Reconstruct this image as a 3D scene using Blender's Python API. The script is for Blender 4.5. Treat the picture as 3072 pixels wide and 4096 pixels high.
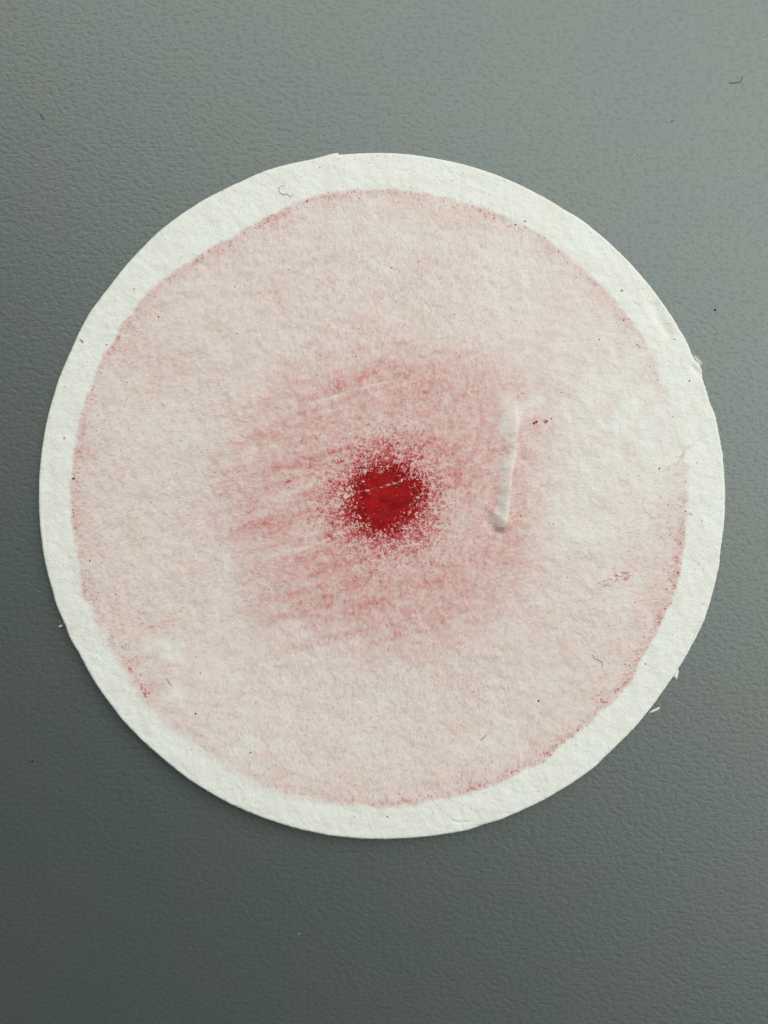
import bpy, bmesh, math, random
import numpy as np
from mathutils import Vector

# ------------------------------------------------------------------ camera, light, exposure
scene = bpy.context.scene
for o in list(bpy.data.objects):
    bpy.data.objects.remove(o)

S = 4.0e-5                      # metres per photograph pixel on the table
CX, CY = 1529.0, 1983.0         # middle of the paper disc (photograph pixels)
T = 10.0                        # paper thickness in those units (0.4 mm)


def W(px, py, h=0.0):
    """photo pixel and height (same unit) -> world metres"""
    return Vector(((px - 1536.0) * S, (2048.0 - py) * S, h * S))


cam_d = bpy.data.cameras.new('camera')
cam = bpy.data.objects.new('camera', cam_d)
scene.collection.objects.link(cam)
CAM_H = 0.185
cam.location = (0, 0, CAM_H + T * S)
cam.rotation_euler = (0, 0, 0)
cam_d.sensor_fit = 'VERTICAL'
cam_d.angle = 2 * math.atan(2048 * S / CAM_H)
cam_d.clip_start = 0.005
cam_d.clip_end = 20
scene.camera = cam

world = bpy.data.worlds.new('World')
scene.world = world
world.use_nodes = True
bg = world.node_tree.nodes['Background']
bg.inputs[0].default_value = (0.93, 1.0, 0.97, 1)
bg.inputs[1].default_value = 0.18

def window(az, zen, dist, sx, sy, watts):
    """a soft window pane: azimuth and angle from the vertical in degrees"""
    d = bpy.data.lights.new('window_light', 'AREA')
    d.shape = 'RECTANGLE'
    d.size, d.size_y, d.energy = sx, sy, watts
    d.color = (1.0, 0.995, 0.95)
    o = bpy.data.objects.new('window_light', d)
    scene.collection.objects.link(o)
    az, zen = math.radians(az), math.radians(zen)
    o.location = (dist * math.sin(zen) * math.cos(az), dist * math.sin(zen) * math.sin(az), dist * math.cos(zen))
    o.rotation_euler = (-o.location).to_track_quat('-Z', 'Y').to_euler()


window(60, 36, 0.47, 1.7, 0.42, 4.5)      # long window towards the upper right
window(-12, 40, 0.50, 0.5, 0.40, 0.48)    # its neighbour round the corner to the right

scene.view_settings.view_transform = 'Standard'
scene.view_settings.look = 'None'
scene.view_settings.exposure = 0.0
scene.view_settings.gamma = 1.0
scene.view_settings.use_curve_mapping = False
scene.cycles.use_denoising = False
scene.cycles.max_bounces = 6

rng = np.random.RandomState(7)
random.seed(7)

# ------------------------------------------------------------------ numeric noise
_perm = rng.permutation(4096).astype(np.int64)
_ang = rng.rand(4096) * 2 * np.pi
_gx, _gy = np.cos(_ang), np.sin(_ang)


def gnoise(x, y, seed=0):
    """2-D gradient noise, about -0.7..0.7"""
    x = np.asarray(x, float) + seed * 37.13
    y = np.asarray(y, float) + seed * 91.77
    x0, y0 = np.floor(x).astype(np.int64), np.floor(y).astype(np.int64)
    fx, fy = x - x0, y - y0
    u, v = fx * fx * fx * (fx * (fx * 6 - 15) + 10), fy * fy * fy * (fy * (fy * 6 - 15) + 10)

    def g(i, j, dx, dy):
        h = _perm[(_perm[i & 4095] + j) & 4095]
        return _gx[h] * dx + _gy[h] * dy
    a = g(x0, y0, fx, fy)
    b = g(x0 + 1, y0, fx - 1, fy)
    c = g(x0, y0 + 1, fx, fy - 1)
    d = g(x0 + 1, y0 + 1, fx - 1, fy - 1)
    return (a + (b - a) * u) * (1 - v) + (c + (d - c) * u) * v


def fbm(x, y, lam, octv=3, seed=0, gain=0.5):
    s, a, n = 0, 1.0, 0.0
    for k in range(octv):
        f = 2 ** k / lam
        s = s + a * gnoise(x * f, y * f, seed + k * 5)
        n += a
        a *= gain
    return s / n * 1.5


def sstep(a, b, x):
    t = np.clip((x - a) / (b - a), 0, 1)
    return t * t * (3 - 2 * t)


def gauss(x, y, cx, cy, rx, ry, deg=0.0):
    """elliptic bump; deg turns the long axis counter-clockwise as seen in the picture"""
    c, s = math.cos(math.radians(deg)), math.sin(math.radians(deg))
    dx, dy = x - cx, -(y - cy)
    u, v = dx * c + dy * s, -dx * s + dy * c
    return np.exp(-(u / rx) ** 2 - (v / ry) ** 2)


def seg_dist(x, y, pts):
    """distance to a polyline and the arc position 0..1 of the nearest point"""
    best = np.full(np.shape(x), 1e9)
    pos = np.zeros(np.shape(x))
    lens = [math.dist(pts[i], pts[i + 1]) for i in range(len(pts) - 1)]
    tot, acc = sum(lens), 0.0
    for i in range(len(pts) - 1):
        (ax, ay), (bx, by) = pts[i], pts[i + 1]
        dx, dy = bx - ax, by - ay
        t = np.clip(((x - ax) * dx + (y - ay) * dy) / (dx * dx + dy * dy), 0, 1)
        d = np.hypot(x - ax - t * dx, y - ay - t * dy)
        m = d < best
        best = np.where(m, d, best)
        pos = np.where(m, (acc + t * lens[i]) / tot, pos)
        acc += lens[i]
    return best, pos


def poly_sd(x, y, pts):
    """signed distance to a closed polygon, positive inside"""
    d, _ = seg_dist(x, y, list(pts) + [pts[0]])
    ins = np.zeros(np.shape(x), bool)
    n = len(pts)
    for i in range(n):
        (ax, ay), (bx, by) = pts[i], pts[(i + 1) % n]
        c = ((ay > y) != (by > y)) & (x < (bx - ax) * (y - ay) / (by - ay + 1e-9) + ax)
        ins ^= c
    return np.where(ins, d, -d)


# ------------------------------------------------------------------ material helpers
class NT:
    def __init__(self, name):
        self.m = bpy.data.materials.new(name)
        self.m.use_nodes = True
        self.t = self.m.node_tree
        self.b = self.t.nodes['Principled BSDF']

    def put(self, sock, v):
        if isinstance(v, bpy.types.NodeSocket):
            self.t.links.new(v, sock)
        else:
            sock.default_value = v

    def math(self, op, a, b=None, c=None, clamp=False):
        n = self.t.nodes.new('ShaderNodeMath')
        n.operation = op
        n.use_clamp = clamp
        self.put(n.inputs[0], a)
        if b is not None:
            self.put(n.inputs[1], b)
        if c is not None:
            self.put(n.inputs[2], c)
        return n.outputs[0]

    def mapr(self, v, a, b, c, d, smooth=True):
        n = self.t.nodes.new('ShaderNodeMapRange')
        n.interpolation_type = 'SMOOTHSTEP' if smooth else 'LINEAR'
        for i, q in enumerate((v, a, b, c, d)):
            self.put(n.inputs[i], q)
        return n.outputs[0]

    def mix(self, f, a, b):
        n = self.t.nodes.new('ShaderNodeMix')
        n.data_type = 'RGBA'
        self.put(n.inputs[0], f)
        for s, v in ((n.inputs[6], a), (n.inputs[7], b)):
            if isinstance(v, tuple) and len(v) == 3:
                v = v + (1,)
            self.put(s, v)
        return n.outputs[2]

    def fmix(self, f, a, b):
        n = self.t.nodes.new('ShaderNodeMix')
        n.data_type = 'FLOAT'
        self.put(n.inputs[0], f)
        self.put(n.inputs[2], a)
        self.put(n.inputs[3], b)
        return n.outputs[0]

    def coords(self, lx, ly, rot=0.0, off=0.0):
        """object coordinates so that one unit is lx by ly photo pixels"""
        tc = self.t.nodes.new('ShaderNodeTexCoord')
        mp = self.t.nodes.new('ShaderNodeMapping')
        mp.vector_type = 'POINT'
        self.t.links.new(tc.outputs['Object'], mp.inputs[0])
        mp.inputs['Location'].default_value = (off, off * 1.7, 0)
        mp.inputs['Rotation'].default_value = (0, 0, rot)
        mp.inputs['Scale'].default_value = (1 / (lx * S), 1 / (ly * S), 1 / (lx * S))
        return mp.outputs[0]

    def noise(self, lx, ly=None, detail=2.0, rough=0.5, dist=0.0, rot=0.0, off=0.0):
        n = self.t.nodes.new('ShaderNodeTexNoise')
        n.noise_dimensions = '2D'
        self.t.links.new(self.coords(lx, ly or lx, rot, off), n.inputs['Vector'])
        n.inputs['Scale'].default_value = 1.0
        n.inputs['Detail'].default_value = detail
        n.inputs['Roughness'].default_value = rough
        n.inputs['Distortion'].default_value = dist
        return n.outputs['Fac']

    def attr(self, name):
        n = self.t.nodes.new('ShaderNodeAttribute')
        n.attribute_name = name
        return n

    def bump(self, h, dist_px, strength=1.0, normal=None):
        n = self.t.nodes.new('ShaderNodeBump')
        n.inputs['Strength'].default_value = strength
        n.inputs['Distance'].default_value = dist_px * S
        self.put(n.inputs['Height'], h)
        if normal is not None:
            self.t.links.new(normal, n.inputs['Normal'])
        return n.outputs[0]

    def set(self, **kw):
        for k, v in kw.items():
            k = k.replace('_', ' ')
            s = self.b.inputs[k]
            if isinstance(v, tuple) and len(v) == 3 and s.type == 'RGBA':
                v = v + (1,)
            self.put(s, v)
        return self.m


PAPER = (0.800, 0.828, 0.785)
WASH = (0.555, 0.175, 0.160)
RED = (0.430, 0.015, 0.034)
CORE = (0.350, 0.009, 0.010)


def mat_table():
    n = NT('grey_laminate')
    big = n.noise(23, 16, detail=2.0, rough=0.5, dist=0.15)
    mid = n.noise(62, 44, detail=2.0, rough=0.5, dist=0.2, off=8.3)
    fine = n.noise(12, 8, detail=2.0, rough=0.6, off=3.1)
    pit = n.mapr(n.math('MULTIPLY_ADD', n.math('SUBTRACT', mid, 0.5), 0.2, big), 0.24, 0.56, 0.0, 1.0)   # 0 in the pits of the embossing
    h = n.math('ADD', n.math('MULTIPLY', pit, 0.35), n.math('MULTIPLY', big, 1.0))
    h = n.math('ADD', h, n.math('MULTIPLY', fine, 0.30))
    tone = n.noise(420, 420, detail=2, off=9.0)
    col = n.mix(n.mapr(tone, 0.35, 0.65, 0, 1), (0.022, 0.035, 0.033), (0.029, 0.034, 0.031))
    rough = n.math('ADD', n.mapr(pit, 0, 1, 0.488, 0.475), n.math('MULTIPLY', fine, 0.04))
    return n.set(Base_Color=col, Roughness=rough, IOR=1.9,
                 Specular_IOR_Level=n.mapr(pit, 0, 1, 0.84, 0.92),
                 Specular_Tint=(0.88, 0.985, 0.945, 1),
                 Normal=n.bump(h, 0.78, 1.0))


def mat_paper():
    n = NT('felted_filter_paper')
    st = n.attr('stain')
    sep = n.t.nodes.new('ShaderNodeSeparateColor')
    n.t.links.new(st.outputs['Color'], sep.inputs[0])
    soft, speck, core = sep.outputs[0], sep.outputs[1], sep.outputs[2]
    rad = n.attr('radial').outputs['Fac']
    # fibre grain, drawn out along the radius
    g1 = n.fmix(rad, n.noise(20, 12, 3, 0.6, 0.5), n.noise(12, 20, 3, 0.6, 0.5, off=2.2))
    g2 = n.fmix(rad, n.noise(13, 7.5, 2, 0.5, 1.2, off=7.7), n.noise(7.5, 13, 2, 0.5, 1.2, off=4.1))
    mott = n.noise(48, 40, 3, 0.55, 0.4, off=1.3)
    # bare paper: creamy and cooler clouds
    cloud = n.noise(150, 110, 3, 0.6, 0.3, off=6.0)
    base = n.mix(n.mapr(cloud, 0.35, 0.65, 0, 1), PAPER, (0.79, 0.805, 0.74))
    base = n.mix(n.mapr(g1, 0.30, 0.50, 0.10, 0.0), base, (0.66, 0.68, 0.64))
    # pink dust wash, held more by some fibres than by others
    hold = n.math('ADD', n.mapr(g1, 0.3, 0.7, 0.55, 1.25, False), n.mapr(mott, 0.3, 0.7, -0.13, 0.22, False))
    hold = n.math('MAXIMUM', hold, 0.68)
    w = n.math('MULTIPLY', soft, hold, clamp=True)
    col = n.mix(w, base, WASH)
    # red dust caught on the fibre tips
    gs = n.math('ADD', n.math('MULTIPLY', g1, 0.5), n.math('MULTIPLY', g2, 1.0))
    gs = n.math('SUBTRACT', gs, 0.25)
    thr = n.mapr(speck, 0, 1, 0.80, 0.36, False)
    sp = n.mapr(gs, n.math('SUBTRACT', thr, 0.07), n.math('ADD', thr, 0.07), 0, 1)
    sp = n.math('MULTIPLY', sp, n.mapr(speck, 0.0, 0.10, 0.0, 1.0))
    sp = n.math('MULTIPLY', sp, n.mapr(speck, 0.0, 0.8, 0.30, 0.85))
    col = n.mix(sp, col, RED)
    # solid cake of pigment
    cthr = n.math('MULTIPLY_ADD', n.math('SUBTRACT', gs, 0.5), 2.0, core)
    cf = n.mapr(cthr, 0.42, 0.62, 0, 1)
    cf = n.math('MULTIPLY', cf, n.mapr(core, 0.02, 0.2, 0, 0.97))
    corec = n.mix(n.mapr(mott, 0.35, 0.65, 0, 1), CORE, (0.23, 0.005, 0.008))
    corec = n.mix(n.mapr(g2, 0.60, 0.76, 0, 0.25), corec, (0.47, 0.04, 0.05))
    col = n.mix(cf, col, corec)
    # a sprinkling of tiny dark motes
    mo = n.noise(15, 14, 0, 0.5, 0, off=12.0)
    mo = n.mapr(mo, 0.85, 0.89, 0, 0.3)
    col = n.mix(mo, col, (0.20, 0.13, 0.11))
    h = n.math('ADD', n.math('MULTIPLY', g1, 0.9), n.math('MULTIPLY', g2, 0.25))
    h = n.math('ADD', h, n.math('MULTIPLY', mott, 2.0))
    h = n.math('MULTIPLY', h, n.mapr(core, 0.5, 1.0, 1.0, 0.45))
    return n.set(Base_Color=col, Roughness=0.95, Specular_IOR_Level=n.mapr(core, 0.3, 0.8, 0.10, 0.03),
                 Sheen_Weight=0.0, Normal=n.bump(h, 2.3, 1.0))


def mat_plain(name, col, rough=0.8, spec=0.2, var=0.15, lam=6):
    n = NT(name)
    f = n.noise(lam, lam, 2)
    dark = tuple(c * (1 - var) for c in col)
    return n.set(Base_Color=n.mix(f, col, dark), Roughness=rough, Specular_IOR_Level=spec)


M_TABLE = mat_table()
M_PAPER = mat_paper()
M_FLUFF = mat_plain('paper_fluff', (0.80, 0.82, 0.78), 0.9, 0.1)
M_HAIR = mat_plain('dark_fibre', (0.09, 0.095, 0.09), 0.7, 0.2)
M_HAIR_PALE = mat_plain('grey_fibre', (0.26, 0.27, 0.23), 0.7, 0.2)
M_SPECK = mat_plain('red_pigment', (0.33, 0.012, 0.02), 0.85, 0.15)
M_DARK = mat_plain('dark_grit', (0.03, 0.025, 0.022), 0.8, 0.2)


# ------------------------------------------------------------------ object helpers
def link(name, me, mat=None, parent=None, loc=(0, 0, 0)):
    o = bpy.data.objects.new(name, me)
    scene.collection.objects.link(o)
    if mat:
        me.materials.append(mat)
    o.parent = parent
    o.location = loc
    return o


def tag(o, label=None, cat=None, group=None, kind=None):
    for k, v in (('label', label), ('category', cat), ('group', group), ('kind', kind)):
        if v:
            o[k] = v
    return o


def tube(bm, pts, radii, sides=6):
    """bent tube through pts (Vectors) with a radius at each point"""
    rings = []
    for i, p in enumerate(pts):
        d = (pts[min(i + 1, len(pts) - 1)] - pts[max(i - 1, 0)]).normalized()
        a = d.cross(Vector((0, 0, 1)))
        if a.length < 1e-6:
            a = Vector((1, 0, 0))
        a.normalize()
        b = d.cross(a).normalized()
        r = radii[i]
        rings.append([bm.verts.new(p + (a * math.cos(t) + b * math.sin(t)) * r)
                      for t in [2 * math.pi * k / sides for k in range(sides)]])
    for q, r in zip(rings, rings[1:]):
        for k in range(sides):
            bm.faces.new((q[k], q[(k + 1) % sides], r[(k + 1) % sides], r[k]))
    bm.faces.new(rings[0][::-1])
    bm.faces.new(rings[-1])


def spline(pts, n=8):
    """Catmull-Rom through 3-D points"""
    P = [Vector(p) for p in pts]
    P = [P[0] * 2 - P[1]] + P + [P[-1] * 2 - P[-2]]
    out = []
    for i in range(1, len(P) - 2):
        for k in range(n):
            t = k / n
            a, b, c, d = P[i - 1], P[i], P[i + 1], P[i + 2]
            out.append(0.5 * ((2 * b) + (c - a) * t + (2 * a - 5 * b + 4 * c - d) * t * t + (3 * b - a - 3 * c + d) * t ** 3))
    out.append(P[-2])
    return out


def finish(bm, name, smooth=True):
    bmesh.ops.recalc_face_normals(bm, faces=bm.faces)
    me = bpy.data.meshes.new(name)
    bm.to_mesh(me)
    bm.free()
    if smooth:
        me.polygons.foreach_set('use_smooth', np.ones(len(me.polygons), bool))
    return me


# ------------------------------------------------------------------ table
bm = bmesh.new()
bmesh.ops.create_cube(bm, size=1.0)
bmesh.ops.scale(bm, vec=(0.60, 0.60, 0.02), verts=bm.verts)
bmesh.ops.translate(bm, vec=(0, 0, -0.01), verts=bm.verts)
bmesh.ops.bevel(bm, geom=[e for e in bm.edges], offset=0.002, segments=2, affect='EDGES')
table = link('table_surface', finish(bm, 'table_surface', False), M_TABLE)
tag(table, 'grey-green matt laminate table top with fine pebbled texture', 'table', kind='structure')

# ------------------------------------------------------------------ paper: outlines (photo pixels)
OUT = [(1057, 684), (978, 719), (900, 756), (827, 793), (785, 818), (646, 917), (544, 1017), (435, 1149), (360, 1249),
       (330, 1303), (284, 1402), (245, 1490), (215, 1580), (200, 1631), (180, 1720), (166, 1810), (158, 1900),
       (156, 2019), (163, 2128), (184, 2269), (206, 2350), (228, 2426), (260, 2497), (282, 2556), (320, 2621),
       (380, 2730), (429, 2800), (483, 2871), (570, 2963), (651, 3034), (721, 3093), (810, 3153), (905, 3208),
       (1000, 3251), (1090, 3285), (1181, 3312), (1301, 3339), (1422, 3353), (1542, 3356), (1663, 3350),
       (1784, 3336), (1874, 3320), (1928, 3300), (2000, 3279), (2090, 3240), (2176, 3199), (2217, 3175),
       (2293, 3129), (2340, 3096), (2387, 3061), (2410, 3035), (2469, 2979), (2539, 2909), (2616, 2815),
       (2651, 2768), (2686, 2716), (2733, 2645), (2762, 2592), (2818, 2481), (2827, 2452), (2862, 2329),
       (2876, 2270), (2882, 2200), (2896, 2090), (2900, 1999), (2898, 1904), (2895, 1883), (2891, 1825),
       (2883, 1778), (2873, 1726), (2867, 1689), (2857, 1652), (2844, 1620), (2825, 1563), (2809, 1515),
       (2807, 1479), (2797, 1456), (2775, 1436), (2747, 1368), (2707, 1300), (2683, 1258), (2641, 1200),
       (2588, 1129), (2530, 1063), (2452, 983), (2390, 929), (2335, 884), (2250, 833), (2180, 789), (2130, 764),
       (2036, 719), (1958, 688), (1840, 653), (1723, 629), (1644, 617), (1550, 611), (1448, 612), (1372, 617),
       (1292, 625), (1245, 637), (1166, 653)]
STN = [(900, 962), (994, 907), (1096, 853), (1213, 794), (1307, 770), (1409, 759), (1527, 755), (1644, 762),
       (1723, 774), (1840, 806), (1958, 837), (2068, 888), (2165, 940), (2220, 980), (2300, 1040), (2370, 1105),
       (2430, 1165), (2468, 1205), (2515, 1274), (2568, 1342), (2594, 1394), (2634, 1463), (2645, 1510),
       (2676, 1568), (2699, 1647), (2720, 1705), (2747, 1789), (2752, 1883), (2754, 1988), (2748, 2100), (2736, 2200),
       (2724, 2276), (2692, 2399), (2651, 2481), (2598, 2587), (2551, 2663), (2522, 2727), (2463, 2798), (2405, 2850),
       (2323, 2921), (2229, 2991), (2176, 3044), (2100, 3073), (2000, 3128), (1904, 3162), (1832, 3180), (1723, 3198),
       (1603, 3220), (1422, 3214), (1331, 3204), (1241, 3186), (1121, 3156), (1000, 3120), (910, 3066), (825, 3007),
       (759, 2958), (673, 2893), (629, 2833), (575, 2784), (521, 2703), (488, 2643), (436, 2575), (427, 2535),
       (393, 2502), (386, 2470), (366, 2415), (339, 2383), (328, 2312), (320, 2236), (296, 2128), (287, 2036),
       (287, 1900), (305, 1780), (323, 1676), (345, 1592), (381, 1502), (405, 1429), (457, 1357), (477, 1309),
       (526, 1258), (533, 1236), (562, 1200), (610, 1149), (742, 1056), (863, 983)]


def polar(pts):
    a = np.array(pts, float)
    th = np.arctan2(-(a[:, 1] - CY), a[:, 0] - CX) % (2 * np.pi)
    r = np.hypot(a[:, 0] - CX, a[:, 1] - CY)
    k = np.argsort(th)
    th, r = th[k], r[k]
    return np.r_[th - 2 * np.pi, th, th + 2 * np.pi], np.r_[r, r, r]


_to, _ro = polar(OUT)
_ts, _rs = polar(STN)


def r_out(t):
    return np.interp(t % (2 * np.pi), _to, _ro)


def r_stain(t):
    return np.interp(t % (2 * np.pi), _ts, _rs)


HALO = [(884, 1907), (915, 1733), (997, 1610), (1192, 1487), (1335, 1405), (1571, 1354), (1807, 1384), (2011, 1477),
        (2110, 1540), (2035, 1600), (2073, 1640), (2227, 1700), (2185, 1866), (2165, 2020), (2150, 2225), (2075, 2378),
        (1930, 2532), (1745, 2610), (1500, 2625), (1274, 2540), (1048, 2470), (977, 2327), (915, 2173), (870, 2080)]
CREASE = [(2590, 1895), (2650, 1890), (2702, 1857), (2736, 1804), (2757, 1794), (2800, 1762), (2850, 1736)]


def fold_dx(x, y):
    """how far right of the crest of the fold"""
    cx = np.interp(y, [1560, 1590, 1660, 1735, 1760, 1790, 1850, 1900, 1960, 2010, 2060, 2100, 2130],
                   [2035, 2050, 2060, 2058, 2050, 2062, 2056, 2046, 2040, 2034, 2028, 2020, 2008])
    return x - cx + 8 * fbm(x, y, 60, 2, 11)


def height(x, y, r, th, ro):
    """height of the sheet's upper face above the table, in photo pixels"""
    z = np.full(np.shape(x), T)
    # the sheet lies flat but curls up a little towards the lower left
    k = np.clip(np.cos(th - math.radians(238)), 0, 1) ** 1.3
    z = z + 52 * k * sstep(700, 1400, r) + 5 * sstep(1000, 1400, r) * (0.5 + 0.5 * np.sin(3 * th + 1.0))
    # felted relief
    z = z + 5.0 * fbm(x, y, 330, 2, 1) * sstep(0, 300, 1500 - r)
    z = z + 3.2 * fbm(x, y, 90, 2, 2) + 1.9 * fbm(x, y, 34, 2, 3)
    # pinched fold right of the spot
    dx = fold_dx(x, y)
    amp = np.interp(y, [1560, 1610, 1650, 1730, 1755, 1785, 1850, 1950, 2030, 2075, 2108, 2128], [0, 4, 11, 12, 5, 12, 16, 21, 26, 27, 22, 0])
    lw = np.interp(y, [1600, 1740, 1800, 1950, 2050, 2110], [44, 42, 40, 44, 34, 24])
    z = z + amp * np.where(dx < 0, np.exp(-(dx / lw) ** 2), np.exp(-(dx / np.interp(y, [1600, 1740, 1790, 2050], [17, 17, 11, 12])) ** 2))
    z = z + 8 * gauss(x, y, 1975, 2050, 44, 14, -38) + 9 * np.exp(-(np.hypot(x - 2003, y - 2096) / 25) ** 4)
    z = z - 5 * gauss(x, y, 1956, 2098, 32, 13, -48) - 6 * gauss(x, y, 1990, 2132, 34, 11, -8)
    # small cross folds of the pinch
    for pts, a, w in (([(1975, 1795), (2030, 1772), (2085, 1760)], 3, 8), ([(1990, 1812), (2045, 1792)], -4, 6),
                      ([(1985, 1893), (2030, 1880)], -4, 7), ([(2075, 1735), (2150, 1712)], -2.5, 7)):
        d, p = seg_dist(x, y, pts)
        z = z + a * np.exp(-(d / w) ** 2)
    # creases and dents on the rim
    d, p = seg_dist(x, y, CREASE)
    z = z - 5.5 * np.exp(-(d / 6) ** 2) * np.interp(p, [0, .2, .45, .7, 1], [0.1, .5, 1.2, .9, .5])
    z = z + 5 * gauss(x, y, 2725, 1860, 60, 30, 45)
    d, p = seg_dist(x, y, [(2612, 1225), (2645, 1290), (2672, 1335)])
    z = z - 7 * np.exp(-(d / 22) ** 2)
    d, p = seg_dist(x, y, [(2738, 2600), (2765, 2560), (2775, 2535)])
    z = z - 5 * np.exp(-(d / 9) ** 2)
    for pts, a, w in (([(1800, 3270), (1835, 3283), (1880, 3278)], -3, 6), ([(950, 842), (985, 828), (1010, 812)], -2, 8),
                      ([(2770, 1470), (2800, 1500)], -5, 10), ([(620, 2240), (700, 2290)], 2, 20),
                      ([(1565, 680), (1620, 688), (1650, 678)], -2, 8), ([(300, 2290), (345, 2265)], -2.5, 7),
                      ([(1985, 2960), (2010, 2985)], -2, 9)):
        d, p = seg_dist(x, y, pts)
        z = z + a * np.exp(-(d / w) ** 2)
    # score lines pressed into the face
    for pts, a, w in SCORES:
        d, p = seg_dist(x, y, pts)
        z = z - a * np.exp(-(d / w) ** 2)
    # soft cut edge
    e = np.clip(1 - (ro - r) / 9.0, 0, 1)
    z = z - 4.5 * e * e
    return z


SCORES = [([(1362, 1992), (1450, 1965), (1560, 1938), (1636, 1912)], 3.0, 6.0),
          ([(1245, 1608), (1330, 1585), (1440, 1550), (1590, 1515)], 2.2, 5.0),
          ([(1185, 2205), (1260, 2178), (1330, 2150)], 1.6, 7.0),
          ([(1060, 2225), (1150, 2200), (1230, 2180)], 1.6, 7.0)]


def stain_fields(x, y, r, th):
    """wash, speckle and solid pigment of the red dust on the sheet"""
    rs = r_stain(th)
    e = rs - r + 10 * fbm(x, y, 55, 3, 21) + 4 * fbm(x, y, 14, 1, 22)
    # the lower-left border is a slow fade, the rest is sharp
    fade = np.clip(np.cos(th - math.radians(236)), 0, 1) ** 6
    gap = gauss(x, y, 2700, 1720, 150, 210)
    wid = 12 + 45 * fade + 60 * gap
    inside = sstep(-3, 1, e / wid * 3 - 1.2)
    # wash
    base = 0.30 * (1 + 0.30 * fbm(x, y, 420, 3, 23) + 0.22 * fbm(x, y, 120, 2, 24))
    # smeared background streaks on the left
    c, s_ = math.cos(math.radians(17)), math.sin(math.radians(17))
    u, v = (x * c - y * s_), (x * s_ + y * c)
    stk = fbm(u / 9.0, v, 34, 3, 25)
    stk2 = fbm(u / 9.0, v, 24, 2, 26)
    left = sstep(2000, 1300, x)
    base = base * (1 + 0.25 * stk * left)
    for cx, cy, rx, ry, a, dg in ((2560, 1660, 330, 330, .90, 0), (2640, 1850, 130, 120, .5, 0), (2060, 1010, 260, 190, .42, -25),
                                  (1500, 900, 300, 90, .30, 0), (2330, 1300, 160, 160, .2, 0), (663, 2593, 85, 55, .75, 0), (700, 2777, 55, 45, .7, 0),
                                  (966, 2985, 130, 70, .6, -15), (1880, 2985, 120, 45, .55, 15), (560, 1750, 90, 50, .25, 0),
                                  (2280, 2150, 100, 160, .35, 0), (2420, 2430, 190, 150, .25, 0), (905, 2260, 14, 40, .9, 0), (2320, 2010, 120, 150, .35, 0),
                                  (2250, 1780, 90, 120, .35, 0), (1760, 720, 200, 60, .3, 0), (2470, 2090, 150, 100, .4, 0)):
        base = base * (1 - a * gauss(x, y, cx, cy, rx, ry, dg) * (0.8 + 0.9 * np.clip(fbm(x, y, 90, 3, 27), -.5, .6)))
    # halo
    hd = poly_sd(x, y, HALO) + 34 * stk * left + 60 * fbm(x, y, 130, 3, 28)
    right = sstep(1600, 1900, x)
    ca = math.radians(78)
    ur, vr = x * math.cos(ca) - y * math.sin(ca), x * math.sin(ca) + y * math.cos(ca)
    vstk = fbm(ur / 3.5, vr, 26, 3, 29)
    hal = 0.35 * sstep(-130, 170, hd) + 0.65 * sstep(-80, 500, hd)
    halo = 0.41 * hal * (1 + 0.36 * stk * left + 0.32 * stk2 * left + 0.55 * vstk * right + 0.32 * fbm(x, y, 160, 3, 30))
    for cx, cy, rx, ry, dg, a in ((1400, 1520, 330, 60, 20, .17), (1190, 1570, 150, 45, 20, .10), (1600, 1500, 220, 70, 0, .10), (1830, 1570, 150, 110, 0, .10),
                                  (1900, 1750, 110, 160, 0, .09), (1050, 2080, 190, 70, 22, .14), (1100, 2330, 160, 120, 10, .12),
                                  (1060, 1870, 170, 40, 24, .10), (1350, 2440, 260, 90, 12, .12), (1020, 1740, 110, 30, 25, .09),
                                  (1650, 2480, 200, 80, 5, .10), (2090, 2080, 45, 160, 0, .12), (2060, 2220, 70, 90, 0, .08), (1130, 1760, 240, 45, 24, .09),
                                  (1960, 2300, 90, 130, 0, .06), (1750, 2350, 140, 120, 0, .07), (1560, 2580, 150, 50, 0, .06), (2120, 1830, 70, 130, 0, .05),
                                  (2090, 1600, 70, 16, 35, .12)):
        halo = halo + 0.6 * a * gauss(x, y, cx, cy, rx, ry, dg) * (0.9 + 0.4 * stk * left + 0.3 * fbm(x, y, 80, 2, 31))
    # pale islands inside the halo
    for cx, cy, rx, ry, dg, a in ((1130, 1990, 120, 34, 22, .85), (1240, 1900, 120, 32, 25, .6), (1210, 2130, 110, 30, 20, .7), (1640, 1690, 180, 40, -5, .5),
                                  (1800, 2090, 90, 170, 0, .55), (1330, 1710, 150, 26, 15, .45), (1130, 2205, 110, 18, 17, .7), (1950, 1950, 70, 150, 0, .25),
                                  (1480, 1720, 160, 30, 10, .4), (1640, 2330, 80, 70, 0, .35), (1220, 2520, 260, 22, 5, .55), (1200, 1640, 160, 14, 20, .5),
                                  (1060, 1690, 120, 18, 20, .6), (1030, 1815, 120, 20, 22, .55), (1880, 2460, 70, 26, 20, .5), (2140, 1960, 25, 60, 0, .4),
                                  (1760, 1620, 120, 40, 10, .3), (1500, 2290, 120, 50, 0, .3)):
        halo = halo * (1 - 0.7 * a * gauss(x, y, cx, cy, rx, ry, dg))
    # concentric rub close to the spot
    rc = np.hypot(x - 1542, y - 1994)
    tc = np.arctan2(y - 1994, x - 1542)
    near = np.exp(-(np.clip(rc - 100, 0, None) / 120) ** 2)
    halo = halo * (1 - 0.45 * near)
    soft = np.clip(base + halo, 0, 0.85)
    # dust collected along the border
    bo = np.exp(-((e - 16) / 16) ** 2) + 0.35 * np.exp(-((e - 50) / 50) ** 2)
    ba = 0.50 + 0.0 * th
    deg = np.degrees(th)

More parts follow.
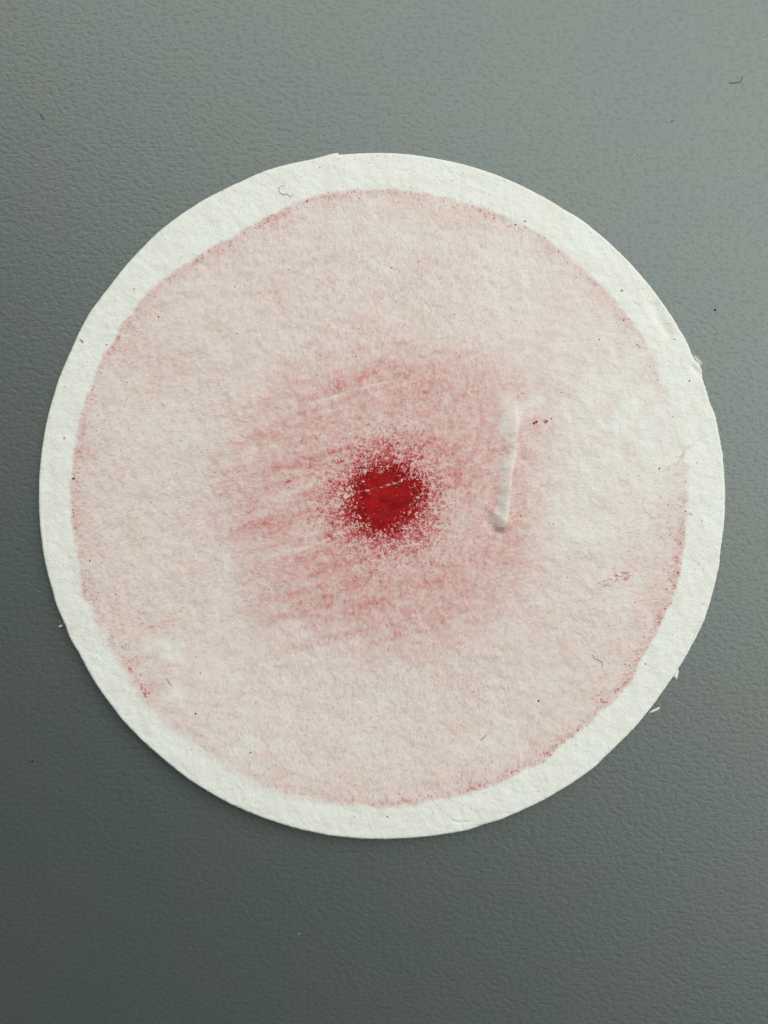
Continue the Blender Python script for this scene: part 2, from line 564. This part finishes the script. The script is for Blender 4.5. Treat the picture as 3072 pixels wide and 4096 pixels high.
    def arc(c0, w0, a):
        dd = (deg - c0 + 180) % 360 - 180
        return a * np.exp(-(dd / w0) ** 2)
    for c0, w0, a in ((140, 14, .55), (110, 12, .35), (64, 16, .40), (38, 9, .3), (178, 9, .55), (-12, 14, .75), (-33, 13, .7), (-52, 12, .45),
                      (-88, 16, .65), (-70, 9, .35), (213, 4, .9), (220, 3, .7), (198, 8, .35), (22, 6, .15)):
        ba = ba + 0.6 * arc(c0, w0, a)
    for c0, w0, a in ((12, 8, .85), (232, 12, .55), (245, 8, .3)):
        ba = ba * (1 - 0.8 * arc(c0, w0, a))
    ba = np.clip(ba, 0, 1.1) * (0.7 + 0.9 * np.clip(fbm(x, y, 110, 3, 33), -.6, .8))
    soft = soft + 0.17 * bo * np.clip(ba, 0, 1)
    soft = soft * inside
    # speckle
    rj = rc * (1 + 0.17 * fbm(np.cos(tc) * 300, np.sin(tc) * 300, 220, 2, 34))
    spk = 0.37 * np.exp(-(np.clip(rj - 90, 0, None) / 115) ** 1.4)
    spk = spk + 0.30 * np.exp(-(np.clip(rj - 150, 0, None) / 165) ** 2)
    spk = spk * (1 + 0.40 * fbm(x, y, 40, 2, 35))
    spk = spk + 0.11 * hal * (1 + 0.5 * stk * left + 0.5 * vstk * right) + 0.15 + 0.05 * fbm(x, y, 90, 2, 36)
    spk = spk + 0.33 * bo * ba
    for cx, cy, rx, ry, dg, a in ((1151, 1927, 40, 9, 42, .40), (1243, 1870, 30, 9, 45, .2), (1250, 1750, 60, 14, 30, .2), (2440, 2320, 55, 16, 28, .32),
                                  (2500, 2300, 36, 28, 70, .30), (2550, 2290, 30, 12, 0, .30), (2400, 2350, 60, 24, 20, .14), (590, 2755, 24, 26, 0, .22),
                                  (570, 2690, 46, 40, 0, .18), (2400, 2800, 40, 40, 0, .25), (2143, 1690, 11, 7, 20, .75), (2184, 1686, 10, 7, 0, .68), (2204, 1680, 7, 9, 0, .5),
                                  (2030, 2080, 40, 18, 40, .2), (2080, 1580, 55, 6, 35, .35), (2125, 1690, 50, 20, 15, .15), (2570, 1895, 40, 7, 33, .3),
                                  (2640, 1870, 20, 8, 0, .3), (1750, 1560, 260, 60, 0, .05), (1290, 2260, 60, 20, 0, .08), (1320, 2150, 10, 22, 10, .35)):
        spk = spk + a * gauss(x, y, cx, cy, rx, ry, dg)
    spk = spk * (1 - 0.75 * gauss(x, y, 2560, 1650, 290, 260)) * inside
    # solid spot
    sh = 1 + 0.05 * np.cos(2 * tc + 0.9) + 0.04 * np.cos(3 * tc + 0.4) + 0.16 * fbm(np.cos(tc) * 200 + 900, np.sin(tc) * 200, 130, 2, 37)
    core = sstep(245, 62, rc / sh + 22 * fbm(x, y, 50, 3, 38))
    core = core * (1 - 0.25 * np.clip(fbm(u / 5, v, 22, 2, 44), 0, 1) * sstep(40, 120, rc))
    # rubbed-bare places: crest of the fold, score lines
    dx = fold_dx(x, y)
    lw = np.interp(y, [1580, 1620, 1740, 1760, 1790, 1870, 1960, 2060, 2110], [30, 50, 52, 20, 24, 46, 36, 46, 34])
    rw = np.interp(y, [1580, 1740, 1790, 2100], [16, 20, 6, 5])
    bare = np.interp(y, [1570, 1605, 1735, 1750, 1768, 1800, 1950, 2080, 2120], [0, .5, .6, .5, .15, .65, .65, .65, 0])
    bare = bare * sstep(-lw - 18, -lw + 14, dx) * sstep(rw + 5, rw - 6, dx) * np.clip(0.85 + 0.7 * fbm(x, y, 50, 2, 13), 0.25, 1.05)
    bare = np.maximum(bare, 0.5 * gauss(x, y, 2120, 1615, 60, 30, 35))
    soft, spk = soft * (1 - 0.92 * bare), spk * (1 - 0.92 * bare)
    for (pts, a, w), k in zip(SCORES, (.62, .5, .5, .4)):
        d, p = seg_dist(x, y, pts)
        q = k * np.exp(-(d / (w * 0.95)) ** 2) * sstep(0, .08, p) * sstep(1, .92, p) * (0.75 + 0.5 * fbm(x, y, 40, 1, 39))
        soft, spk, core = soft * (1 - .6 * q), spk * (1 - q), core * (1 - .75 * q)
    d, p = seg_dist(x, y, CREASE)
    soft = soft + 0.16 * np.exp(-(d / 6) ** 2) * np.interp(p, [0, .3, .6, .8, 1], [.4, .8, 1, .5, .2])
    # pink stain that crept over the cut edge at the left
    soft = np.maximum(soft, 0.22 * gauss(x, y, 272, 2525, 16, 40, -62))
    return soft, np.clip(spk, 0, 1), np.clip(core, 0, 1)


# ------------------------------------------------------------------ paper: mesh
NR, NS = 430, 1600
tt = np.linspace(0, 2 * np.pi, NS, endpoint=False)
ro1 = r_out(tt)
# fuzzy torn edge: finer along the ragged right-hand side
rag = np.clip(np.cos(tt - math.radians(12)), 0, 1) ** 8
ro1 = ro1 + (0.7 + 2.6 * rag) * fbm(np.cos(tt) * 1371, np.sin(tt) * 1371, 16, 2, 41) + 1.2 * fbm(np.cos(tt) * 1371, np.sin(tt) * 1371, 70, 2, 42)
ze = height(CX + ro1 * np.cos(tt), CY - ro1 * np.sin(tt), ro1, tt, ro1)
ro1 = ro1 * (1 - np.maximum(ze - T, 0) * S / CAM_H)
fr = np.linspace(0, 1, NR + 1)[1:]
tail = 1 - np.array([6.0, 3.5, 1.6]) / 1371
fr = np.r_[fr[:-2], tail, 1.0]
NRr = len(fr)
R = fr[:, None] * ro1[None, :]
TH = np.broadcast_to(tt[None, :], R.shape)
X = CX + R * np.cos(TH)
Y = CY - R * np.sin(TH)
RO = np.broadcast_to(ro1[None, :], R.shape)
Z = height(X, Y, R, TH, RO)
soft, spk, core = stain_fields(X, Y, R, TH)
radial = 0.5 + (sstep(0.25, 0.75, np.sin(TH) ** 2) - 0.5) * sstep(250, 800, R)

cz = float(height(np.array([CX]), np.array([CY]), np.array([0.0]), np.array([0.0]), np.array([1371.0]))[0])
VX = np.r_[CX, X.ravel()]
VY = np.r_[CY, Y.ravel()]
VZ = np.r_[cz, Z.ravel()]
# wall and underside
wall_dz = np.array([3.0, T - 4.8])
zr = Z[-1]
ex, ey, ez = [], [], []
for q, (k, inset) in enumerate(((2.5, -0.6), (T - 5.2, 1.0))):
    rr = ro1 - inset
    ex.append(CX + rr * np.cos(tt)); ey.append(CY - rr * np.sin(tt)); ez.append(np.maximum(zr - k, 0.3))
under = list(np.linspace(0.985, 0.06, 36))
for f in under:
    rr = ro1 * f
    xx, yy = CX + rr * np.cos(tt), CY - rr * np.sin(tt)
    ex.append(xx); ey.append(yy)
    ez.append(np.clip(height(xx, yy, rr, tt, ro1) - T - 1.5, 0.3, 52))
VX = np.r_[VX, np.concatenate(ex)]
VY = np.r_[VY, np.concatenate(ey)]
VZ = np.r_[VZ, np.concatenate(ez)]
NT_ = NRr * NS + 1
SOFT = np.zeros(len(VX)); SOFT[1:NT_] = soft.ravel(); SOFT[0] = soft[0].mean()
SPK = np.zeros(len(VX)); SPK[1:NT_] = spk.ravel(); SPK[0] = spk[0].mean()
COR = np.zeros(len(VX)); COR[1:NT_] = core.ravel(); COR[0] = core[0].mean()
RAD = np.zeros(len(VX)); RAD[1:NT_] = radial.ravel(); RAD[NT_:] = 0.5


def idx(i, j):
    return 1 + i * NS + (j % NS)


jj = np.arange(NS)
ii = np.arange(NRr - 1 + 2 + len(under))
I, J = np.meshgrid(ii, jj, indexing='ij')
quads = np.stack([idx(I, J), idx(I + 1, J), idx(I + 1, J + 1), idx(I, J + 1)], -1).reshape(-1, 4)
qi, qj = I.ravel(), J.ravel()
tris = np.stack([np.zeros(NS, int), idx(0, jj), idx(0, jj + 1)], -1)

# position of each vertex in metres, relative to the disc's base point
BASE = W(CX, CY, 0)
PX = (VX - 1536.0) * S - BASE.x
PY = (2048.0 - VY) * S - BASE.y
PZ = VZ * S
POS = np.stack([PX, PY, PZ], -1)
# vertex normals of the whole sheet, so the seams between parts stay invisible
a, b, c, d = (POS[quads[:, k]] for k in range(4))
fn = np.cross(c - a, d - b)
VN = np.zeros_like(POS)
for k in range(4):
    np.add.at(VN, quads[:, k], fn)
fn3 = np.cross(POS[tris[:, 1]] - POS[tris[:, 0]], POS[tris[:, 2]] - POS[tris[:, 0]])
for k in range(3):
    np.add.at(VN, tris[:, k], fn3)
VN /= np.linalg.norm(VN, axis=1)[:, None] + 1e-20

# which part a face belongs to
qc_x, qc_y = VX[quads].mean(1), VY[quads].mean(1)
qr = np.hypot(qc_x - CX, qc_y - CY)
qt = np.arctan2(-(qc_y - CY), qc_x - CX) % (2 * np.pi)
part = np.zeros(len(quads), int)                                   # 0 = white rim
part[(qr < r_stain(qt)) & (qi < NRr - 1)] = 1                      # 1 = stained area
fdx = fold_dx(qc_x, qc_y)
part[(fdx > -50) & (fdx < 16) & (qc_y > 1585) & (qc_y < 2118) & (part == 1)] = 3                         # 3 = raised fold
part[COR[quads].mean(1) > 0.55] = 2                                # 2 = red spot

root = bpy.data.objects.new('filter_paper', None)
scene.collection.objects.link(root)
root.location = BASE
root.empty_display_size = 0.01
tag(root, 'round white filter paper with pink stain and dark red centre spot', 'filter paper')


def submesh(name, qsel, tsel=None):
    q = quads[qsel]
    loops = [q.ravel()]
    sizes = [np.full(len(q), 4)]
    if tsel is not None and len(tsel):
        loops.append(tsel.ravel())
        sizes.append(np.full(len(tsel), 3))
    lv = np.concatenate(loops)
    sz = np.concatenate(sizes)
    used, inv = np.unique(lv, return_inverse=True)
    me = bpy.data.meshes.new(name)
    me.vertices.add(len(used))
    me.vertices.foreach_set('co', POS[used].ravel())
    me.loops.add(len(lv))
    me.loops.foreach_set('vertex_index', inv.astype(np.int32))
    me.polygons.add(len(sz))
    st = np.r_[0, np.cumsum(sz)[:-1]].astype(np.int32)
    me.polygons.foreach_set('loop_start', st)
    me.update(calc_edges=True)
    me.validate()
    at = me.attributes.new('stain', 'FLOAT_COLOR', 'POINT')
    at.data.foreach_set('color', np.stack([SOFT[used], SPK[used], COR[used], np.ones(len(used))], -1).ravel().astype(np.float32))
    at = me.attributes.new('radial', 'FLOAT', 'POINT')
    at.data.foreach_set('value', RAD[used].astype(np.float32))
    me.polygons.foreach_set('use_smooth', np.ones(len(sz), bool))
    me.normals_split_custom_set_from_vertices([tuple(v) for v in VN[used]])
    return link(name, me, M_PAPER, root)


rim = submesh('rim', part == 0)
rim['label'] = 'clean white outer rim of the paper disc'
sta = submesh('stained_area', part == 1)
sta['label'] = 'pink dusted round area of the paper'
spot = submesh('red_spot', part == 2, tris)
spot['label'] = 'dark red solid spot in the middle of the paper'
fold = submesh('raised_fold', part == 3)
fold['label'] = 'pale raised wrinkle right of the red spot'

# ------------------------------------------------------------------ paper: torn shreds and frayed fibres (parts)
LOC = -BASE


def zpaper(px, py):
    x, y = np.array([float(px)]), np.array([float(py)])
    r = np.hypot(x - CX, y - CY)
    th = np.arctan2(-(y - CY), x - CX) % (2 * np.pi)
    ro = r_out(th)
    if r[0] > ro[0] + 2:
        return 0.0
    return float(height(x, y, r, th, ro)[0])


def shred(name, outline, zs, thick=2.2, label=None):
    """thin ragged scrap; zs gives the height of its middle plane at every corner"""
    bm = bmesh.new()
    top, bot = [], []
    for (px, py), z in zip(outline, zs):
        top.append(bm.verts.new(W(px, py, z + thick / 2) + LOC))
        bot.append(bm.verts.new(W(px + 0.5, py - 0.5, z - thick / 2) + LOC))
    cx = sum(p[0] for p in outline) / len(outline); cy = sum(p[1] for p in outline) / len(outline)
    zc = sum(zs) / len(zs)
    ct = bm.verts.new(W(cx, cy, zc + thick * 0.8) + LOC)
    cb = bm.verts.new(W(cx, cy, zc - thick * 0.3) + LOC)
    n = len(top)
    for k in range(n):
        bm.faces.new((top[k], top[(k + 1) % n], ct))
        bm.faces.new((bot[(k + 1) % n], bot[k], cb))
        bm.faces.new((top[(k + 1) % n], top[k], bot[k], bot[(k + 1) % n]))
    o = link(name, finish(bm, name), M_FLUFF, root)
    if label:
        o['label'] = label
    return o


shred('torn_flap', [(1285, 634), (1300, 622), (1318, 616), (1336, 613), (1350, 610), (1355, 615), (1353, 624), (1340, 632), (1310, 638)],
      [7, 6.5, 6, 5.5, 5, 5, 6.5, 7.2, 7.2], 1.6, 'thin torn flap at the upper edge of the paper')
shred('torn_flap', [(2690, 2708), (2700, 2694), (2710, 2682), (2716, 2679), (2715, 2694), (2713, 2706), (2709, 2718), (2706, 2723), (2701, 2712), (2694, 2712)],
      [6, 6, 5, 4, 4, 4, 3, 3, 4, 5], 2.0, 'small white torn flap on the lower right edge')
shred('paper_shred', [(2592, 2852), (2606, 2843), (2618, 2837), (2630, 2832), (2638, 2828), (2640, 2834), (2634, 2841), (2622, 2846), (2610, 2852), (2596, 2856)],
      [3.5, 4, 5, 6, 6, 5, 4, 4, 3.5, 3], 2.2, 'white fluffy shred sticking out below the lower right edge')

def frays():
    bm = bmesh.new()
    rnd = random.Random(5)

    def one(px, py, ang, ln, rad, z0):
        pts = []
        a, x, y, z = ang, px, py, z0
        for k in range(5):
            pts.append(W(x, y, max(z, rad * 1.1)) + LOC)
            x += math.cos(a) * ln / 4; y -= math.sin(a) * ln / 4
            a += rnd.uniform(-0.55, 0.55); z += rnd.uniform(-2.2, 0.8)
        tube(bm, pts, [rad * S, rad * S, rad * 0.9 * S, rad * 0.7 * S, rad * 0.4 * S], 5)
    # tuft at the ragged bump
    for k in range(46):
        t = rnd.random()
        px, py = 2776 + 26 * t + rnd.uniform(-3, 1), 1432 + 28 * t + rnd.uniform(-4, 4)
        one(px, py, math.radians(rnd.uniform(-10, 70)), rnd.uniform(8, 20), rnd.uniform(0.7, 1.3), 10)
    # thin fuzz round the cut edge, thickest on the ragged right side
    for k in range(330):
        u = rnd.random()
        if u < 0.45:
            th = math.radians(rnd.gauss(11, 9))
        elif u < 0.56:
            th = math.radians(rnd.gauss(215, 18))
        else:
            th = rnd.uniform(0, 2 * math.pi)
        r = float(np.interp(th % (2 * math.pi), tt, ro1)) - 3
        px, py = CX + r * math.cos(th), CY - r * math.sin(th)
        one(px, py, th + rnd.uniform(-1.1, 1.1), rnd.uniform(3, 8) * (1.5 if u < 0.45 else 1.1), rnd.uniform(0.35, 0.8), zpaper(px, py) - 4)
    o = link('frayed_fibres', finish(bm, 'frayed_fibres'), M_FLUFF, root)
    o['kind'] = 'stuff'


frays()


# grains of pigment and grit lodged in the face of the sheet (too small to pick apart)
def grains(name, spots, mat, seed):
    rnd = random.Random(seed)
    bm = bmesh.new()
    for px, py, rad in spots:
        rad *= 0.72
        z = zpaper(px, py)
        ang = rnd.uniform(0, math.pi)
        vs = bmesh.ops.create_icosphere(bm, subdivisions=1, radius=1.0)['verts']
        ca, sa = math.cos(ang), math.sin(ang)
        e = rnd.uniform(0.9, 1.5)
        c = W(px, py, z + rad * 0.1) + LOC
        for v in vs:
            j = rnd.uniform(0.75, 1.2)
            x, y = v.co.x * rad * e * j, v.co.y * rad / e * j
            v.co = c + Vector((x * ca - y * sa, x * sa + y * ca, v.co.z * rad * 0.6)) * S
    o = link(name, finish(bm, name), mat, root)
    o['kind'] = 'stuff'
    return o


D = 1.8517
red_spots = [(846 * D, 578 * D, 5), (290 * D, 625 * D, 4.5), (2757, 1524, 5), (2637, 1874, 5), (1163 * D, 1514 * D, 6.5), (426 * D, 1538 * D, 5),
             (367, 2241, 5.5), (635, 1268, 5), (940, 1147, 4), (2247, 1570, 3.5), (2084, 2064, 4.5), (2215, 2096, 4), (2667, 2330 + 27, 5), (2412, 2807, 5),
             (2582, 2656, 4.5), (1550, 3256, 5), (1596, 3167, 4), (261, 1752, 5), (300, 1915, 8), (1228, 805, 6), (1155, 1077, 3.5), (948, 1334, 4),
             (2136, 1693, 7), (2148, 1686, 6), (2182, 1690, 5), (2190, 1684, 5), (2207, 1676, 4), (2472, 2755, 4), (2638, 2490, 5), (2662, 2434, 5),
             (2714, 2292, 4), (2741, 2045, 4), (2672, 2018, 4), (2680, 2140, 4), (2310, 2920, 5), (590, 2772, 5), (604, 2768, 4), (577, 2745, 4),
             (2540, 2410, 3.5), (300, 2050, 4), (1437, 1315, 3.5), (1816, 1258, 4), (2494, 1281, 5), (2515, 1277, 4), (2548, 1379, 4), (2397, 1358, 4),
             (805, 2690, 4), (788, 2848, 5), (1007, 3003, 5), (2100, 886, 5), (2062, 898, 5), (775, 2227, 3.5), (1330, 1315, 3)]
rr_ = random.Random(3)
for k in range(150):                       # dust grains trapped along the border of the stain
    th = rr_.uniform(0, 2 * math.pi)
    if rr_.random() < 0.8 * math.exp(-(((math.degrees(th) - 12 + 180) % 360 - 180) / 14) ** 2) or 225 < math.degrees(th) < 255:
        continue
    r = float(r_stain(np.array([th]))[0]) - abs(rr_.gauss(8, 22))
    red_spots.append((CX + r * math.cos(th), CY - r * math.sin(th), rr_.uniform(1.8, 3.8)))
grains('pigment_grains', red_spots, M_SPECK, 1)
dark_spots = [(427, 1380, 4.5), (857, 1889, 4), (331, 1364, 4), (336, 1370, 3), (1425, 1425, 4), (2697, 1358, 3.5), (1075, 2357, 3.5), (1670, 2360, 3),
              (2599, 1825, 3), (470, 2376, 4), (508, 2576, 3), (1220, 3280, 3), (1461, 3325, 3), (1280, 671, 3.5), (2488, 1160, 4), (2787, 1852, 3),
              (2796, 2256, 3), (2807, 2083, 3), (388, 1723, 3), (1377, 2870, 3), (510, 1530, 3), (780, 1440, 3), (2270, 2310, 3), (1000, 1950, 2.5)]
grains('grit_grains', dark_spots, M_DARK, 2)


# ------------------------------------------------------------------ loose hairs and crumbs (things of their own)
def hair(pts, rad, mat, label, group='loose fibres lying about'):
    rad *= 0.68
    base = W(pts[0][0], pts[0][1], zpaper(*pts[0][:2]))
    P = []
    for p in pts:
        lift = p[2] if len(p) > 2 else 0.6
        P.append(W(p[0], p[1], zpaper(p[0], p[1]) + rad + lift) - base)
    C = spline(P, 7)
    n = len(C)
    bm = bmesh.new()
    tube(bm, C, [rad * S * (0.55 + 0.45 * math.sin(math.pi * min(max(k / (n - 1), 0.08), 0.92))) for k in range(n)], 6)
    o = link('fibre', finish(bm, 'fibre'), mat, None, base)
    return tag(o, label, 'fibre', group)


hair([(1142, 746), (1128, 743), (1118, 750), (1116, 762), (1122, 772), (1136, 779), (1146, 776), (1156, 782), (1166, 787), (1174, 775)],
     1.3, M_HAIR_PALE, 'curly grey fibre on the white rim near the top of the disc')
hair([(2370, 2618), (2376, 2632), (2392, 2640), (2404, 2646), (2409, 2660), (2406, 2672)],
     1.3, M_HAIR, 'dark S-shaped fibre on the stain towards the lower right rim')
hair([(677, 2709), (679, 2718), (686, 2730), (696, 2738)], 1.5, M_HAIR, 'short dark bent fibre on the lower left of the stain')
hair([(1919, 2957), (1928, 2953), (1938, 2945), (1943, 2935)], 1.4, M_HAIR, 'short grey curved fibre low on the stain above the bottom rim')
hair([(2921, 323), (2926, 329), (2944, 327), (2962, 324), (2970, 316), (2972, 303)], 2.0, M_HAIR,
     'dark hooked fibre on the grey table at the upper right')
hair([(2686, 482), (2691, 482), (2697, 475)], 1.8, M_HAIR, 'tiny dark fibre on the table above the disc')
hair([(160, 452), (165, 465), (174, 474)], 2.6, M_HAIR, 'short dark fibre on the table at the upper left')
hair([(321, 1355), (326, 1362), (333, 1372)], 2.2, M_HAIR_PALE, 'tiny brownish fibre on the white rim at the upper left edge')
hair([(2756, 2051), (2763, 2056), (2770, 2060)], 1.3, M_HAIR, 'tiny dark straight fibre on the white rim at the right')
hair([(2480, 1166), (2487, 1163), (2493, 1164)], 1.8, M_HAIR_PALE, 'tiny grey fleck of fibre on the upper right rim')


def crumb(px, py, rx, ry, hz, ang, mat, label, group='loose bits on the table', name='paper_crumb', cat='crumb'):
    rnd = random.Random(int(px + py))
    bm = bmesh.new()
    bmesh.ops.create_icosphere(bm, subdivisions=2, radius=1.0)
    ca, sa = math.cos(math.radians(ang)), math.sin(math.radians(ang))
    for v in bm.verts:
        j = rnd.uniform(0.8, 1.15)
        x, y, z = v.co.x * rx * j, v.co.y * ry * j, (v.co.z + 0.85) * hz * j
        v.co = Vector((x * ca - y * sa, x * sa + y * ca, max(z, 0.05))) * S
    o = link(name, finish(bm, name), mat, None, W(px, py, 0))
    return tag(o, label, cat, group)


crumb(241, 2505, 10, 5.5, 5, 15, M_FLUFF, 'white paper crumb on the table beside the lower left edge')
crumb(236, 2487, 2.6, 2.4, 2, 0, M_FLUFF, 'tiny white speck just above the white crumb at the lower left')
crumb(2864, 1238, 3.6, 4.6, 4, 20, M_DARK, 'tiny dark speck on the table right of the disc', name='dark_speck', cat='speck')
for px, py, r_, lab in ((2931, 151, 2.6, 'tiny pale speck on the table above the dark hooked fibre'),
                        (3060, 155, 2.6, 'tiny pale speck at the right border high on the table'),
                        (2957, 682, 2.6, 'tiny pale speck on the table at right below the hooked fibre'),
                        (2540, 617, 2.8, 'tiny pale speck on the table above the upper right of the disc'),
                        (1195, 3740, 5.0, 'small pale smudge crumb on the dark table below the disc')):
    crumb(px, py, r_, r_, 1.6, 0, M_HAIR_PALE if py > 2000 else M_FLUFF, lab)
crumb(127, 3048, 4.5, 4.0, 2, 0, M_DARK, 'small dark speck on the dark table at the lower left', name='dark_speck', cat='speck')
